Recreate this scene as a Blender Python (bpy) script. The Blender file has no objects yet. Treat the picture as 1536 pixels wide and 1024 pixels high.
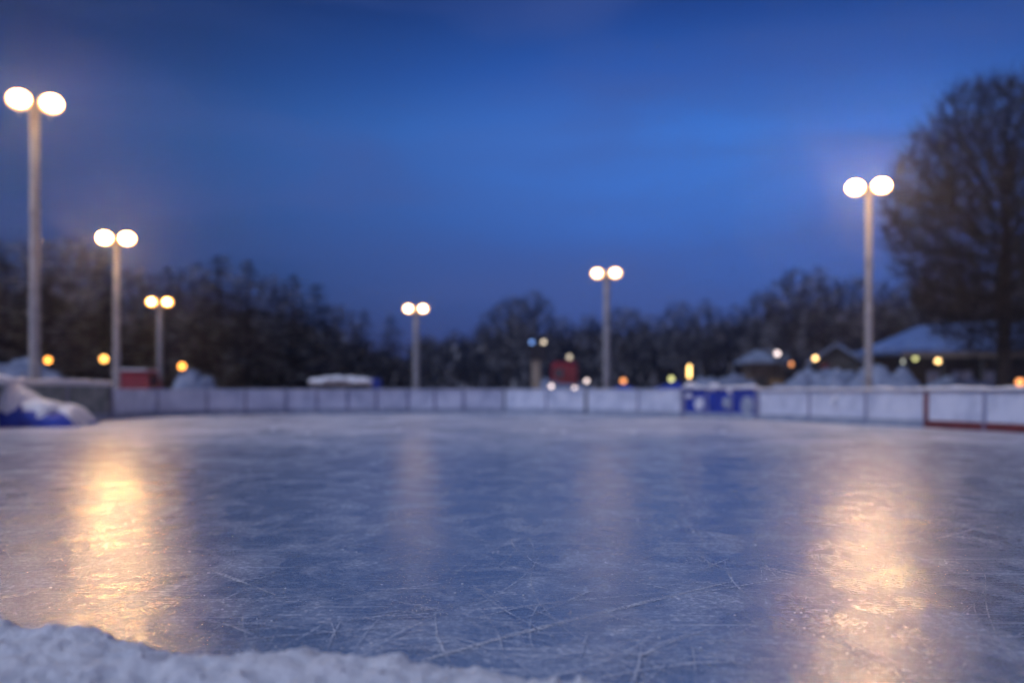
import bpy, math, random
from mathutils import Vector, Matrix, noise

random.seed(7)
SC = bpy.context.scene
COL = SC.collection
PI = math.pi
F = 1493.0          # focal length in photo pixels (1536 wide)
EYE = 1.1
HOR = 584.0

def at(u, d, v=None):
    """world point at distance d seen at column u (row v, else on the ground)"""
    return Vector(((u-768.0)/F*d, d, 0.0 if v is None else EYE+(HOR-v)/F*d))

# ------------------------------------------------------------------ materials
def mat(name):
    m = bpy.data.materials.new(name); m.use_nodes = True
    nt = m.node_tree; nt.nodes.clear()
    out = nt.nodes.new('ShaderNodeOutputMaterial')
    return m, nt, out
def N(nt, t, **kw):
    n = nt.nodes.new(t)
    for k, v in kw.items(): setattr(n, k, v)
    return n
def L(nt, a, b): nt.links.new(a, b)
def ramp(nt, stops, interp='LINEAR'):
    r = N(nt, 'ShaderNodeValToRGB'); cr = r.color_ramp; cr.interpolation = interp
    while len(cr.elements) < len(stops): cr.elements.new(0.5)
    for e, (p, c) in zip(cr.elements, stops):
        e.position = p; e.color = (*c, 1) if len(c) == 3 else c
    return r
def g3(v): return (v, v, v)

def surf(name, c0, c1, scale=3.0, rough=0.7, bump=0.2, bscale=None, metallic=0.0, spec=0.4, lo=0.35, hi=0.65, dist=0.02):
    m, nt, out = mat(name)
    b = N(nt, 'ShaderNodeBsdfPrincipled'); L(nt, b.outputs[0], out.inputs[0])
    tc = N(nt, 'ShaderNodeTexCoord')
    n1 = N(nt, 'ShaderNodeTexNoise'); n1.inputs['Scale'].default_value = scale; n1.inputs['Detail'].default_value = 6
    L(nt, tc.outputs['Object'], n1.inputs['Vector'])
    r = ramp(nt, [(lo, c0), (hi, c1)]); L(nt, n1.outputs[0], r.inputs[0]); L(nt, r.outputs[0], b.inputs['Base Color'])
    b.inputs['Roughness'].default_value = rough; b.inputs['Metallic'].default_value = metallic
    b.inputs['Specular IOR Level'].default_value = spec
    if bump:
        n2 = N(nt, 'ShaderNodeTexNoise'); n2.inputs['Scale'].default_value = bscale or scale*6; n2.inputs['Detail'].default_value = 5
        L(nt, tc.outputs['Object'], n2.inputs['Vector'])
        bp = N(nt, 'ShaderNodeBump'); bp.inputs['Strength'].default_value = bump; bp.inputs['Distance'].default_value = dist
        L(nt, n2.outputs[0], bp.inputs['Height']); L(nt, bp.outputs[0], b.inputs['Normal'])
    return m

def snowy(name, c0, c1, scale, snow=0.55, thr=0.45, nlo=0.5, nhi=0.6, rough=0.8):
    """dark stuff with snow lying on its upward faces, in patches"""
    m, nt, out = mat(name)
    b = N(nt, 'ShaderNodeBsdfPrincipled'); L(nt, b.outputs[0], out.inputs[0]); b.inputs['Roughness'].default_value = rough
    b.inputs['Specular IOR Level'].default_value = 0.2
    tc = N(nt, 'ShaderNodeTexCoord'); ge = N(nt, 'ShaderNodeNewGeometry')
    n1 = N(nt, 'ShaderNodeTexNoise'); n1.inputs['Scale'].default_value = scale; L(nt, tc.outputs['Object'], n1.inputs['Vector'])
    r = ramp(nt, [(0.35, c0), (0.65, c1)]); L(nt, n1.outputs[0], r.inputs[0])
    sx = N(nt, 'ShaderNodeSeparateXYZ'); L(nt, ge.outputs['Normal'], sx.inputs[0])
    ab = N(nt, 'ShaderNodeMath', operation='ABSOLUTE'); L(nt, sx.outputs['Z'], ab.inputs[0])
    n2 = N(nt, 'ShaderNodeTexNoise'); n2.inputs['Scale'].default_value = scale*1.7; n2.inputs['Detail'].default_value = 4
    L(nt, tc.outputs['Object'], n2.inputs['Vector'])
    r2 = ramp(nt, [(nlo, g3(0)), (nhi, g3(1))]); L(nt, n2.outputs[0], r2.inputs[0])
    r3 = ramp(nt, [(thr, g3(0)), (min(1, thr+0.25), g3(1))]); L(nt, ab.outputs[0], r3.inputs[0])
    mu = N(nt, 'ShaderNodeMath', operation='MULTIPLY'); L(nt, r2.outputs[0], mu.inputs[0]); L(nt, r3.outputs[0], mu.inputs[1])
    mx = N(nt, 'ShaderNodeMix', data_type='RGBA'); L(nt, mu.outputs[0], mx.inputs['Factor']); L(nt, r.outputs[0], mx.inputs['A'])
    mx.inputs['B'].default_value = (snow, snow*1.0, snow*1.03, 1); L(nt, mx.outputs['Result'], b.inputs['Base Color'])
    return m

def glow(name, col, strength):
    m, nt, out = mat(name)
    e = N(nt, 'ShaderNodeEmission'); e.inputs[0].default_value = (*col, 1); e.inputs[1].default_value = strength
    L(nt, e.outputs[0], out.inputs[0]); return m

def lamp_glow(name, core, rim, hot, dim):
    m, nt, out = mat(name)
    tc = N(nt, 'ShaderNodeTexCoord'); mp = N(nt, 'ShaderNodeMapping'); L(nt, tc.outputs['Generated'], mp.inputs['Vector'])
    mp.inputs['Location'].default_value = (-.5, 0, -.5); mp.inputs['Scale'].default_value = (1, 0, 1)
    ln = N(nt, 'ShaderNodeVectorMath', operation='LENGTH'); L(nt, mp.outputs[0], ln.inputs[0])
    rs = ramp(nt, [(0.10, g3(1)), (0.30, g3(0.12)), (0.46, g3(0.0))]); L(nt, ln.outputs['Value'], rs.inputs[0])
    rc = ramp(nt, [(0.15, core), (0.42, rim)]); L(nt, ln.outputs['Value'], rc.inputs[0])
    mr = N(nt, 'ShaderNodeMapRange'); mr.inputs['To Min'].default_value = dim; mr.inputs['To Max'].default_value = hot; L(nt, rs.outputs[0], mr.inputs['Value'])
    e = N(nt, 'ShaderNodeEmission'); L(nt, rc.outputs[0], e.inputs[0]); L(nt, mr.outputs[0], e.inputs[1]); L(nt, e.outputs[0], out.inputs[0])
    return m

def snow_material(name, fine=40.0, dist=0.03):
    m, nt, out = mat(name)
    b = N(nt, 'ShaderNodeBsdfPrincipled'); L(nt, b.outputs[0], out.inputs[0])
    tc = N(nt, 'ShaderNodeTexCoord')
    n1 = N(nt, 'ShaderNodeTexNoise'); n1.inputs['Scale'].default_value = 2.5; n1.inputs['Detail'].default_value = 8
    L(nt, tc.outputs['Object'], n1.inputs['Vector'])
    r = ramp(nt, [(0.3, (0.74, 0.76, 0.80)), (0.7, (0.86, 0.86, 0.87))]); L(nt, n1.outputs[0], r.inputs[0]); L(nt, r.outputs[0], b.inputs['Base Color'])
    b.inputs['Roughness'].default_value = 0.65; b.inputs['Specular IOR Level'].default_value = 0.25
    n2 = N(nt, 'ShaderNodeTexNoise'); n2.inputs['Scale'].default_value = fine; n2.inputs['Detail'].default_value = 8; n2.inputs['Roughness'].default_value = 0.65
    L(nt, tc.outputs['Object'], n2.inputs['Vector'])
    bp = N(nt, 'ShaderNodeBump'); bp.inputs['Strength'].default_value = 0.8; bp.inputs['Distance'].default_value = dist
    L(nt, n2.outputs[0], bp.inputs['Height']); L(nt, bp.outputs[0], b.inputs['Normal'])
    return m

def ice_material():
    m, nt, out = mat('ice')
    b = N(nt, 'ShaderNodeBsdfPrincipled'); L(nt, b.outputs[0], out.inputs[0])
    tc = N(nt, 'ShaderNodeTexCoord')
    def nz(scale, detail=5, rough=0.55, sc=(1, 1, 1), rot=0.0, distort=0.0):
        mp = N(nt, 'ShaderNodeMapping'); mp.inputs['Scale'].default_value = sc; mp.inputs['Rotation'].default_value = (0, 0, rot)
        L(nt, tc.outputs['Object'], mp.inputs['Vector'])
        n = N(nt, 'ShaderNodeTexNoise'); n.inputs['Scale'].default_value = scale; n.inputs['Detail'].default_value = detail
        n.inputs['Roughness'].default_value = rough; n.inputs['Distortion'].default_value = distort
        L(nt, mp.outputs[0], n.inputs['Vector']); return n
    def M(op, a, bb):
        x = N(nt, 'ShaderNodeMath', operation=op); x.use_clamp = False
        for i, s in enumerate((a, bb)):
            if isinstance(s, (int, float)): x.inputs[i].default_value = s
            else: L(nt, s, x.inputs[i])
        return x.outputs[0]
    frost_big = nz(0.45, 6, 0.6, (1, 0.8, 1), 0.3, 0.6)
    frost_mid = nz(2.4, 7, 0.68, (1.0, 0.62, 1), 0.25, 0.8)
    grain = nz(70, 4, 0.65)
    crumbs = nz(26, 5, 0.72)
    scr = [nz(sc, 4, 0.6, (0.035, 1, 1), a, 0.25) for sc, a in ((17, .75), (20, -.85), (22, 1.45), (26, 1.05), (24, -.35))]
    def rmp(s, lo, hi):
        r = ramp(nt, [(lo, g3(0)), (hi, g3(1))]); L(nt, s, r.inputs[0]); return r.outputs[0]
    fb = rmp(frost_big.outputs[0], 0.36, 0.66); fm = rmp(frost_mid.outputs[0], 0.46, 0.64); gr = rmp(grain.outputs[0], 0.36, 0.66); cb = rmp(crumbs.outputs[0], 0.50, 0.64)
    s = rmp(scr[0].outputs[0], 0.64, 0.72)
    for q in scr[1:]: s = M('MAXIMUM', s, rmp(q.outputs[0], 0.64, 0.72))
    patch = M('MULTIPLY', M('ADD', M('MULTIPLY', fb, 0.45), M('MULTIPLY', fm, 0.7)), M('ADD', 0.30, M('MULTIPLY', gr, 0.7)))
    snow = M('ADD', M('MULTIPLY', patch, 0.48), M('ADD', M('MULTIPLY', s, 0.38), M('MULTIPLY', cb, M('ADD', 0.12, M('MULTIPLY', fm, 0.55)))))
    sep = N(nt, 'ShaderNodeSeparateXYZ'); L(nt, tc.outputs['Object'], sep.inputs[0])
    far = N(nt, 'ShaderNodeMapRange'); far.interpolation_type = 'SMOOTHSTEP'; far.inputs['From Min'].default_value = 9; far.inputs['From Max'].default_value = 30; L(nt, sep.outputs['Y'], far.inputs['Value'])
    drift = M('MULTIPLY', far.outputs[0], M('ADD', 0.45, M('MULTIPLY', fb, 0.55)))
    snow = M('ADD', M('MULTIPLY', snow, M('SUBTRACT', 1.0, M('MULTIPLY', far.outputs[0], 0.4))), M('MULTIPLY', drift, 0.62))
    sc = N(nt, 'ShaderNodeClamp'); L(nt, snow, sc.inputs[0])
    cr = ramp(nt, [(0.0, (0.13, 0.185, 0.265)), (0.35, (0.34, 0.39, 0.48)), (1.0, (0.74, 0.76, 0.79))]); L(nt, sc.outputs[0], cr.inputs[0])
    L(nt, cr.outputs[0], b.inputs['Base Color'])
    rr = M('ADD', 0.24, M('MULTIPLY', sc.outputs[0], 0.40))
    L(nt, rr, b.inputs['Roughness'])
    b.inputs['IOR'].default_value = 1.31; b.inputs['Specular IOR Level'].default_value = 0.28
    # a film of clear ice over the frosted body, missing where snow lies
    cw = M('SUBTRACT', 1.0, M('MULTIPLY', sc.outputs[0], 1.6)); cc = N(nt, 'ShaderNodeClamp'); L(nt, cw, cc.inputs[0])
    L(nt, cc.outputs[0], b.inputs['Coat Weight']); b.inputs['Coat IOR'].default_value = 1.31; b.inputs['Coat Roughness'].default_value = 0.072
    h = M('ADD', M('MULTIPLY', grain.outputs[0], 0.16), M('ADD', M('MULTIPLY', crumbs.outputs[0], 0.40), M('ADD', M('MULTIPLY', frost_mid.outputs[0], 0.7), M('MULTIPLY', s, 0.15))))
    bp = N(nt, 'ShaderNodeBump'); bp.inputs['Strength'].default_value = 0.6; bp.inputs['Distance'].default_value = 0.02
    L(nt, h, bp.inputs['Height']); L(nt, bp.outputs[0], b.inputs['Normal'])
    h2 = M('ADD', M('MULTIPLY', grain.outputs[0], 0.10), M('ADD', M('MULTIPLY', crumbs.outputs[0], 0.35), M('MULTIPLY', frost_mid.outputs[0], 1.0)))
    bq = N(nt, 'ShaderNodeBump'); bq.inputs['Strength'].default_value = 0.6; bq.inputs['Distance'].default_value = 0.012
    L(nt, h2, bq.inputs['Height']); L(nt, bq.outputs[0], b.inputs['Coat Normal'])
    return m

def scratch_material():
    m, nt, out = mat('skate_scratch')
    b = N(nt, 'ShaderNodeBsdfPrincipled'); b.inputs['Base Color'].default_value = (0.66, 0.68, 0.72, 1); b.inputs['Roughness'].default_value = 0.55
    t = N(nt, 'ShaderNodeBsdfTransparent'); mx = N(nt, 'ShaderNodeMixShader')
    tc = N(nt, 'ShaderNodeTexCoord')
    n1 = N(nt, 'ShaderNodeTexNoise'); n1.inputs['Scale'].default_value = 60; n1.inputs['Detail'].default_value = 5; L(nt, tc.outputs['Object'], n1.inputs['Vector'])
    n2 = N(nt, 'ShaderNodeTexNoise'); n2.inputs['Scale'].default_value = 2.2; n2.inputs['Detail'].default_value = 3; L(nt, tc.outputs['Object'], n2.inputs['Vector'])
    r1 = ramp(nt, [(0.36, g3(0)), (0.56, g3(1))]); L(nt, n1.outputs[0], r1.inputs[0])
    r2 = ramp(nt, [(0.36, g3(0.15)), (0.60, g3(0.95))]); L(nt, n2.outputs[0], r2.inputs[0])
    mu = N(nt, 'ShaderNodeMath', operation='MULTIPLY'); L(nt, r1.outputs[0], mu.inputs[0]); L(nt, r2.outputs[0], mu.inputs[1])
    L(nt, mu.outputs[0], mx.inputs[0]); L(nt, t.outputs[0], mx.inputs[1]); L(nt, b.outputs[0], mx.inputs[2]); L(nt, mx.outputs[0], out.inputs[0])
    return m

MT = dict(
    ice=ice_material(), scratch=scratch_material(),
    snow=snow_material('snow'), shaded_snow=surf('shaded_snow', (0.13, 0.17, 0.26), (0.27, 0.32, 0.42), 1.1, 0.8, 0.5, 6, dist=0.08), snow_coarse=snow_material('heaped_snow', 14.0, 0.05),  # piles and hut roofs: blue-grey shade is put into their snow colour
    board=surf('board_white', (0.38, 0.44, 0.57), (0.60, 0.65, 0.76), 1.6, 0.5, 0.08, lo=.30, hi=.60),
    kick=surf('kick_strip', (0.20, 0.25, 0.36), (0.32, 0.37, 0.46), 3, 0.5, 0.1),
    board_post=surf('board_post', (0.16, 0.18, 0.30), (0.24, 0.25, 0.38), 4, 0.5, 0.1),
    dark_post=surf('dark_post', (0.03, 0.035, 0.06), (0.06, 0.065, 0.10), 4, 0.5, 0.1),
    red=surf('red_paint', (0.10, 0.016, 0.022), (0.17, 0.026, 0.032), 5, 0.5, 0.1),
    blue=surf('blue_board', (0.004, 0.025, 0.24), (0.010, 0.045, 0.36), 2.5, 0.45, 0.1),
    emblem=surf('emblem_white', (0.40, 0.45, 0.60), (0.75, 0.76, 0.80), 3, 0.5, 0),
    tarp=surf('blue_tarp', (0.008, 0.03, 0.30), (0.02, 0.07, 0.45), 3, 0.4, 0.5, 5, dist=0.06),
    mesh_panel=surf('grey_green_panel', (0.10, 0.13, 0.12), (0.24, 0.27, 0.27), 2.2, 0.5, 0.1),
    steel=surf('galvanised', (0.22, 0.22, 0.23), (0.32, 0.31, 0.31), 3, 0.45, 0.05, metallic=0.0, spec=0.5),
    housing=surf('lamp_housing', (0.25, 0.25, 0.26), (0.35, 0.35, 0.35), 6, 0.4, 0),
    flood=lamp_glow('floodlight_glow', (1.0, 0.58, 0.24), (1.0, 0.46, 0.15), 1350.0, 5.0),
    flood_bright=lamp_glow('floodlight_glow_bright', (1.0, 0.60, 0.26), (1.0, 0.48, 0.17), 1500.0, 5.0),
    flood_high=lamp_glow('floodlight_glow_high', (1.0, 0.64, 0.33), (1.0, 0.48, 0.18), 600.0, 2.5),
    flood_soft=lamp_glow('floodlight_glow_soft', (1.0, 0.70, 0.40), (1.0, 0.52, 0.22), 60.0, 2.0),
    flood_gold=lamp_glow('floodlight_glow_gold', (1.0, 0.58, 0.18), (1.0, 0.42, 0.08), 70.0, 2.0),
    orange=glow('orange_globe', (1.0, 0.36, 0.06), 6.0), amber=glow('amber_globe', (1.0, 0.46, 0.10), 5.0),
    cream=glow('cream_globe', (1.0, 0.62, 0.24), 5.5), pale=glow('pale_globe', (1.0, 0.80, 0.78), 3.0), lime=glow('greenish_globe', (0.75, 0.74, 0.30), 2.4),
    dim=glow('dim_orange_globe', (1.0, 0.36, 0.12), 2.6), warmpane=glow('warm_window', (1.0, 0.62, 0.30), 0.10),
    bark=surf('bark', (0.018, 0.015, 0.014), (0.045, 0.038, 0.034), 4, 0.9, 0.6),
    twig=snowy('snow_haze_twigs', (0.012, 0.015, 0.022), (0.034, 0.037, 0.048), 0.45, 0.40, 0.20, 0.49, 0.60),  # snow dusting, plus bluish distance haze put into the twig colour
    twig_dark=surf('dark_twigs', (0.008, 0.008, 0.010), (0.020, 0.018, 0.020), 2, 0.9, 0),
    needles=snowy('snow_dusted_needles', (0.006, 0.010, 0.010), (0.020, 0.027, 0.024), 0.5, 0.40, 0.40, 0.54, 0.63),
    brush=snowy('snow_haze_brush', (0.012, 0.015, 0.023), (0.036, 0.040, 0.054), 0.28, 0.36, 0.20, 0.49, 0.60),  # here too the base colour carries bluish haze besides the snow
    wall_brown=surf('brown_wall', (0.07, 0.05, 0.035), (0.14, 0.10, 0.07), 2, 0.8, 0.2),
    wall_dark=surf('dark_wall', (0.03, 0.03, 0.03), (0.06, 0.055, 0.05), 2, 0.8, 0.2),
    wood=surf('beige_wood', (0.24, 0.20, 0.14), (0.36, 0.30, 0.22), 3, 0.7, 0.2),
    black=surf('black_metal', (0.008, 0.009, 0.011), (0.02, 0.02, 0.024), 4, 0.5, 0),
    carred=surf('red_car_paint', (0.20, 0.010, 0.018), (0.27, 0.018, 0.026), 3, 0.3, 0, spec=0.6),
    glass=surf('dark_glass', (0.02, 0.03, 0.05), (0.04, 0.06, 0.09), 2, 0.12, 0, spec=0.6),
    roof_shade=surf('blue_shaded_roof', (0.10, 0.17, 0.36), (0.16, 0.25, 0.46), 1.5, 0.6, 0.1),  # snow-covered roof with its blue shade put into the colour
    paleglass=surf('pale_glass', (0.16, 0.22, 0.34), (0.30, 0.36, 0.46), 1.5, 0.15, 0, spec=0.6),
    rubber=surf('tyre_rubber', (0.01, 0.01, 0.01), (0.02, 0.02, 0.02), 8, 0.8, 0),
    pinkwall=surf('pale_pink_trim', (0.55, 0.47, 0.46), (0.68, 0.60, 0.58), 2, 0.7, 0.1),
)

# ------------------------------------------------------------------ mesh builder
class MB:
    def __init__(s): s.v = []; s.f = []
    def add(s, vs, fs):
        o = len(s.v); s.v += [tuple(p) for p in vs]; s.f += [tuple(i+o for i in f) for f in fs]; return s
    def box(s, c, size, rz=0.0, taper=1.0):
        x, y, z = (k/2 for k in size); vs = []
        for sz, t in ((-z, 1), (z, taper)):
            for px, py in ((-x, -y), (x, -y), (x, y), (-x, y)):
                vs.append(Matrix.Rotation(rz, 3, 'Z') @ Vector((px*t, py*t, sz)) + Vector(c))
        return s.add(vs, [(3, 2, 1, 0), (4, 5, 6, 7), (0, 1, 5, 4), (1, 2, 6, 5), (2, 3, 7, 6), (3, 0, 4, 7)])
    def rbox(s, c, size, r=0.03, rz=0.0):
        """box with chamfered vertical and top edges"""
        x, y, z = (k/2 for k in size); R = Matrix.Rotation(rz, 3, 'Z'); C = Vector(c)
        def ring(zz, ins):
            X, Y = x-ins, y-ins
            return [R @ Vector(p) + C for p in ((-X+r, -Y, zz), (X-r, -Y, zz), (X, -Y+r, zz), (X, Y-r, zz), (X-r, Y, zz), (-X+r, Y, zz), (-X, Y-r, zz), (-X, -Y+r, zz))]
        rs = [ring(-z, r*.6), ring(-z+r, 0), ring(z-r, 0), ring(z, r*.6)]
        vs = sum(rs, []); fs = [tuple(range(7, -1, -1)), tuple(range(24, 32))]
        for k in range(3):
            for i in range(8):
                j = (i+1) % 8; fs.append((k*8+i, k*8+j, k*8+8+j, k*8+8+i))
        return s.add(vs, fs)
    def tube(s, pts, radii, n=8, caps=True):
        pts = [Vector(p) for p in pts]; vs = []; fs = []
        up = None
        for i, p in enumerate(pts):
            d = (pts[min(i+1, len(pts)-1)] - pts[max(i-1, 0)])
            if d.length < 1e-9: d = Vector((0, 0, 1))
            d.normalize()
            if up is None: up = d.orthogonal().normalized()
            else:
                up = up - d*up.dot(d)
                up = up.normalized() if up.length > 1e-6 else d.orthogonal().normalized()
            w = d.cross(up)
            for k in range(n):
                a = 2*PI*k/n; vs.append(p + (up*math.cos(a)+w*math.sin(a))*radii[i])
        for i in range(len(pts)-1):
            for k in range(n):
                j = (k+1) % n; fs.append((i*n+k, i*n+j, i*n+n+j, i*n+n+k))
        if caps and n > 2:
            fs.append(tuple(range(n-1, -1, -1))); b = (len(pts)-1)*n; fs.append(tuple(range(b, b+n)))
        return s.add(vs, fs)
    def lathe(s, prof, M=Matrix.Identity(4), n=20):
        """profile of (radius, height) turned about local z then moved by M"""
        vs = []; fs = []
        for r, z in prof:
            for k in range(n):
                a = 2*PI*k/n; vs.append(M @ Vector((r*math.cos(a), r*math.sin(a), z)))
        for i in range(len(prof)-1):
            for k in range(n):
                j = (k+1) % n; fs.append((i*n+k, i*n+j, i*n+n+j, i*n+n+k))
        if prof[0][0] > 1e-4: fs.append(tuple(range(n-1, -1, -1)))
        if prof[-1][0] > 1e-4: b = (len(prof)-1)*n; fs.append(tuple(range(b, b+n)))
        return s.add(vs, fs)
    def ball(s, c, r, n=14, m=9, sq=(1, 1, 1)):
        M = Matrix.Translation(Vector(c)) @ Matrix.Diagonal((*sq, 1))
        return s.lathe([(max(1e-5, r*math.sin(PI*i/m)), -r*math.cos(PI*i/m)) for i in range(m+1)], M, n)
    def build(s, name, m, parent=None, smooth=False):
        me = bpy.data.meshes.new(name); me.from_pydata(s.v, [], s.f); me.update()
        me.materials.append(m if not isinstance(m, str) else MT[m])
        if smooth:
            for p in me.polygons: p.use_smooth = True
        o = bpy.data.objects.new(name, me); COL.objects.link(o)
        if parent is not None: o.parent = parent
        return o

def tag(o, label=None, cat=None, group=None, kind=None):
    if label: o['label'] = label
    if cat: o['category'] = cat
    if group: o['group'] = group
    if kind: o['kind'] = kind
    return o
def empty(name, loc=(0, 0, 0), rz=0.0, label=None, cat=None, group=None):
    o = bpy.data.objects.new(name, None); COL.objects.link(o); o.empty_display_size = 0.2
    o.location = loc; o.rotation_euler = (0, 0, rz); return tag(o, label, cat, group)
def copy_tree(o, parent=None):
    c = o.copy(); COL.objects.link(c)
    if parent is not None: c.parent = parent
    for ch in list(o.children): copy_tree(ch, c)
    return c
def fbm(x, y, z=0.0, o=4): return noise.fractal(Vector((x, y, z)), 0.9, 2.1, o)

# ------------------------------------------------------------------ setting
m = MB(); m.add([(-130, -12, -0.03), (130, -12, -0.03), (130, 190, -0.03), (-130, 190, -0.03)], [(0, 1, 2, 3)])
tag(m.build('snow_ground', 'snow'), kind='structure')

# the board line: columns of the photo where panels meet, and how far each lies
KN = [(-70, 26.5), (40, 31.0), (168, 37.6), (235, 40.8), (310, 43.0), (430, 45.2), (600, 47.0), (757, 47.6), (880, 44.2), (1025, 39.4), (1135, 36.2), (1300, 31.4), (1390, 28.7), (1536, 25.2), (1720, 21.7)]
def dist(u):
    for (a, da), (b, db) in zip(KN, KN[1:]):
        if a <= u <= b:
            t = (u-a)/(b-a); return da+(db-da)*t
    return KN[-1][1]
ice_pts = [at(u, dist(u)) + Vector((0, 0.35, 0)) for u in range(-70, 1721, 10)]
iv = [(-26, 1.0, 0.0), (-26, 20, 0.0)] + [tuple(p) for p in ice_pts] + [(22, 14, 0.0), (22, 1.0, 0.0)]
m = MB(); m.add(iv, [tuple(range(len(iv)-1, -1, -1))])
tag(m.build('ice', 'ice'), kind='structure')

# skate marks : many thin snow-filled cuts, nobody could count them
m = MB()
def strip(pts, w, z):
    vs = []; fs = []
    for i, p in enumerate(pts):
        d = (pts[min(i+1, len(pts)-1)] - pts[max(i-1, 0)]); d.normalize(); q = Vector((-d.y, d.x, 0))
        e = w*(0.25+0.75*math.sin(PI*min(1, max(0, i/(len(pts)-1)))))
        vs += [p+q*e+Vector((0, 0, z)), p-q*e+Vector((0, 0, z))]
    for i in range(len(pts)-1): fs.append((2*i, 2*i+1, 2*i+3, 2*i+2))
    m.add(vs, fs)
def smooth_path(px, k=10):
    P = [at(u, EYE*F/(v-HOR)) for u, v in px]; out = []
    P = [2*P[0]-P[1]] + P + [2*P[-1]-P[-2]]
    for i in range(1, len(P)-2):
        for j in range(k):
            t = j/k; a, b, c, d = P[i-1:i+3]
            out.append(0.5*((2*b)+(c-a)*t+(2*a-5*b+4*c-d)*t*t+(3*b-a-3*c+d)*t**3))
    out.append(P[-2]); return out
zz = 0.003
for px, w in (([(560, 1012), (770, 952), (960, 905), (1098, 872)], .022), ([(1100, 872), (1085, 852), (1030, 835)], .010), ([(300, 848), (345, 866), (415, 893)], .016),
              ([(1085, 838), (1200, 866), (1340, 907), (1536, 938)], .012), ([(1100, 838), (1250, 825), (1400, 808), (1480, 788)], .016), ([(1060, 806), (1240, 802), (1310, 806)], .03),
              ([(1385, 938), (1460, 952), (1560, 972)], .014), ([(1280, 712), (1400, 735), (1560, 744)], .07), ([(500, 934), (620, 917), (760, 898)], .008), ([(1190, 845), (1350, 853), (1560, 868)], .010),
              ([(840, 862), (930, 868), (1010, 886)], .012), ([(700, 930), (820, 905), (1000, 890)], .008), ([(960, 905), (1180, 868), (1290, 862)], .010), ([(520, 925), (640, 912), (735, 896)], .007),
              ([(860, 860), (1010, 870), (1130, 884)], .008), ([(240, 926), (330, 935), (400, 962)], .008), ([(960, 985), (1010, 960), (1060, 945)], .02), ([(1150, 792), (1320, 780), (1536, 782)], .02)):
    zz += 0.00012; strip(smooth_path(px), w*1.0, zz)
rnd = random.Random(11)
for i in range(900):
    d = 3.4+26*rnd.random()**1.8; x = (rnd.random()*1.7-0.85)*d*0.62; R = rnd.uniform(0.8, 9)*(1 if rnd.random() < .5 else -1)
    a0 = rnd.uniform(0, 2*PI); ln = rnd.uniform(0.4, 3.6); k = 14; c = Vector((x, d, 0)); pts = []
    for j in range(k+1):
        a = a0 + ln/abs(R)*(j/k-0.5); pts.append(c + R*Vector((math.cos(a)-math.cos(a0), math.sin(a)-math.sin(a0), 0)))
    if min(p.y for p in pts) < 2.5 or max(p.y for p in pts) > 34: continue
    zz += 0.00002; strip(pts, rnd.choice((.002, .0025, .003, .003, .004, .005, .007)), zz)
tag(m.build('skate_marks', 'scratch'), kind='stuff')

# little crumbs of snow on the ice
m = MB()
for i in range(260):
    d = 3.6+24*rnd.random()**2.0; x = (rnd.random()*1.5-0.75)*d*0.62; r = rnd.uniform(.002, .005)*(1+d/14)
    m.ball((x, d, r*0.3), r, 6, 4, (rnd.uniform(.8, 1.6), rnd.uniform(.8, 1.5), 0.6))
for u, v in ((410, 645), (462, 650), (598, 645), (640, 648), (815, 646), (845, 648), (950, 650), (1085, 648)):
    p = at(u, EYE*F/(v-HOR)); m.ball((p.x, p.y, 0.01), 0.055, 9, 6, (1.6, 1, .5))
tag(m.build('snow_crumbs', 'snow'), kind='stuff')

# snow ridge along the near edge
def ridge():
    m = MB(); nx, ny = 340, 150; x0, x1, y0, y1 = -4.6, 1.15, 2.2, 5.1
    ed = [(-4.6, 5.0), (-2.6, 4.52), (-2.1, 4.36), (-1.55, 4.21), (-1.1, 3.86), (-0.8, 3.80), (-0.6, 3.83), (-0.48, 3.70), (-0.32, 3.63), (-0.14, 3.68), (0.05, 3.55), (0.2, 3.46), (0.6, 3.3), (1.2, 3.1)]
    def edge(x):
        for (a, ya), (b, yb) in zip(ed, ed[1:]):
            if a <= x <= b:
                t = (x-a)/(b-a); t = t*t*(3-2*t); return ya+(yb-ya)*t-(.06+.14*max(0, min(1, (-.7-x)/.5)))
        return ed[-1][1]
    idx = {}
    for j in range(ny+1):
        for i in range(nx+1):
            x = x0+(x1-x0)*i/nx; y = y0+(y1-y0)*j/ny
            s = edge(x) + 0.07*fbm(x*4, 3.1, 0, 4) - y
            t = max(0.0, min(1.0, (s+0.02)/0.34)); h = 0.175*(1-(1-t)**2.4)
            h *= max(0.0, min(1.0, (1.15-x)/0.7))
            lump = 0.035*fbm(x*3.2, y*3.2, 2, 5) + 0.022*noise.noise(Vector((x*9, y*9, 5))) + 0.018*noise.noise(Vector((x*18, y*18, 1)))+0.010*noise.noise(Vector((x*50, y*50, 1)))
            h += lump*min(1, t*2.2)
            if s < -0.06: h = -0.03
            m.v.append((x, y, max(-0.02, h))); idx[i, j] = len(m.v)-1
    for j in range(ny):
        for i in range(nx):
            m.f.append((idx[i, j], idx[i+1, j], idx[i+1, j+1], idx[i, j+1]))
    R = random.Random(21); top = [v for v in m.v[:] if v[2] > .03]
    for k in range(420):
        x, y, z = R.choice(top); r = R.uniform(.006, .022)*R.uniform(.5, 1); c = Vector((x, y, z+r*.2)); o = len(m.v); M = Matrix.Rotation(R.uniform(0, 6), 3, 'X') @ Matrix.Rotation(R.uniform(0, 6), 3, 'Z')
        P = [Vector(q)*r*R.uniform(.7, 1.3) for q in ((1, 0, 0), (-1, 0, 0), (0, 1, 0), (0, -1, 0), (0, 0, 1), (0, 0, -1))]
        m.add([c+M @ q for q in P], [(0, 2, 4), (2, 1, 4), (1, 3, 4), (3, 0, 4), (2, 0, 5), (1, 2, 5), (3, 1, 5), (0, 3, 5)])
    return m
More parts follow.
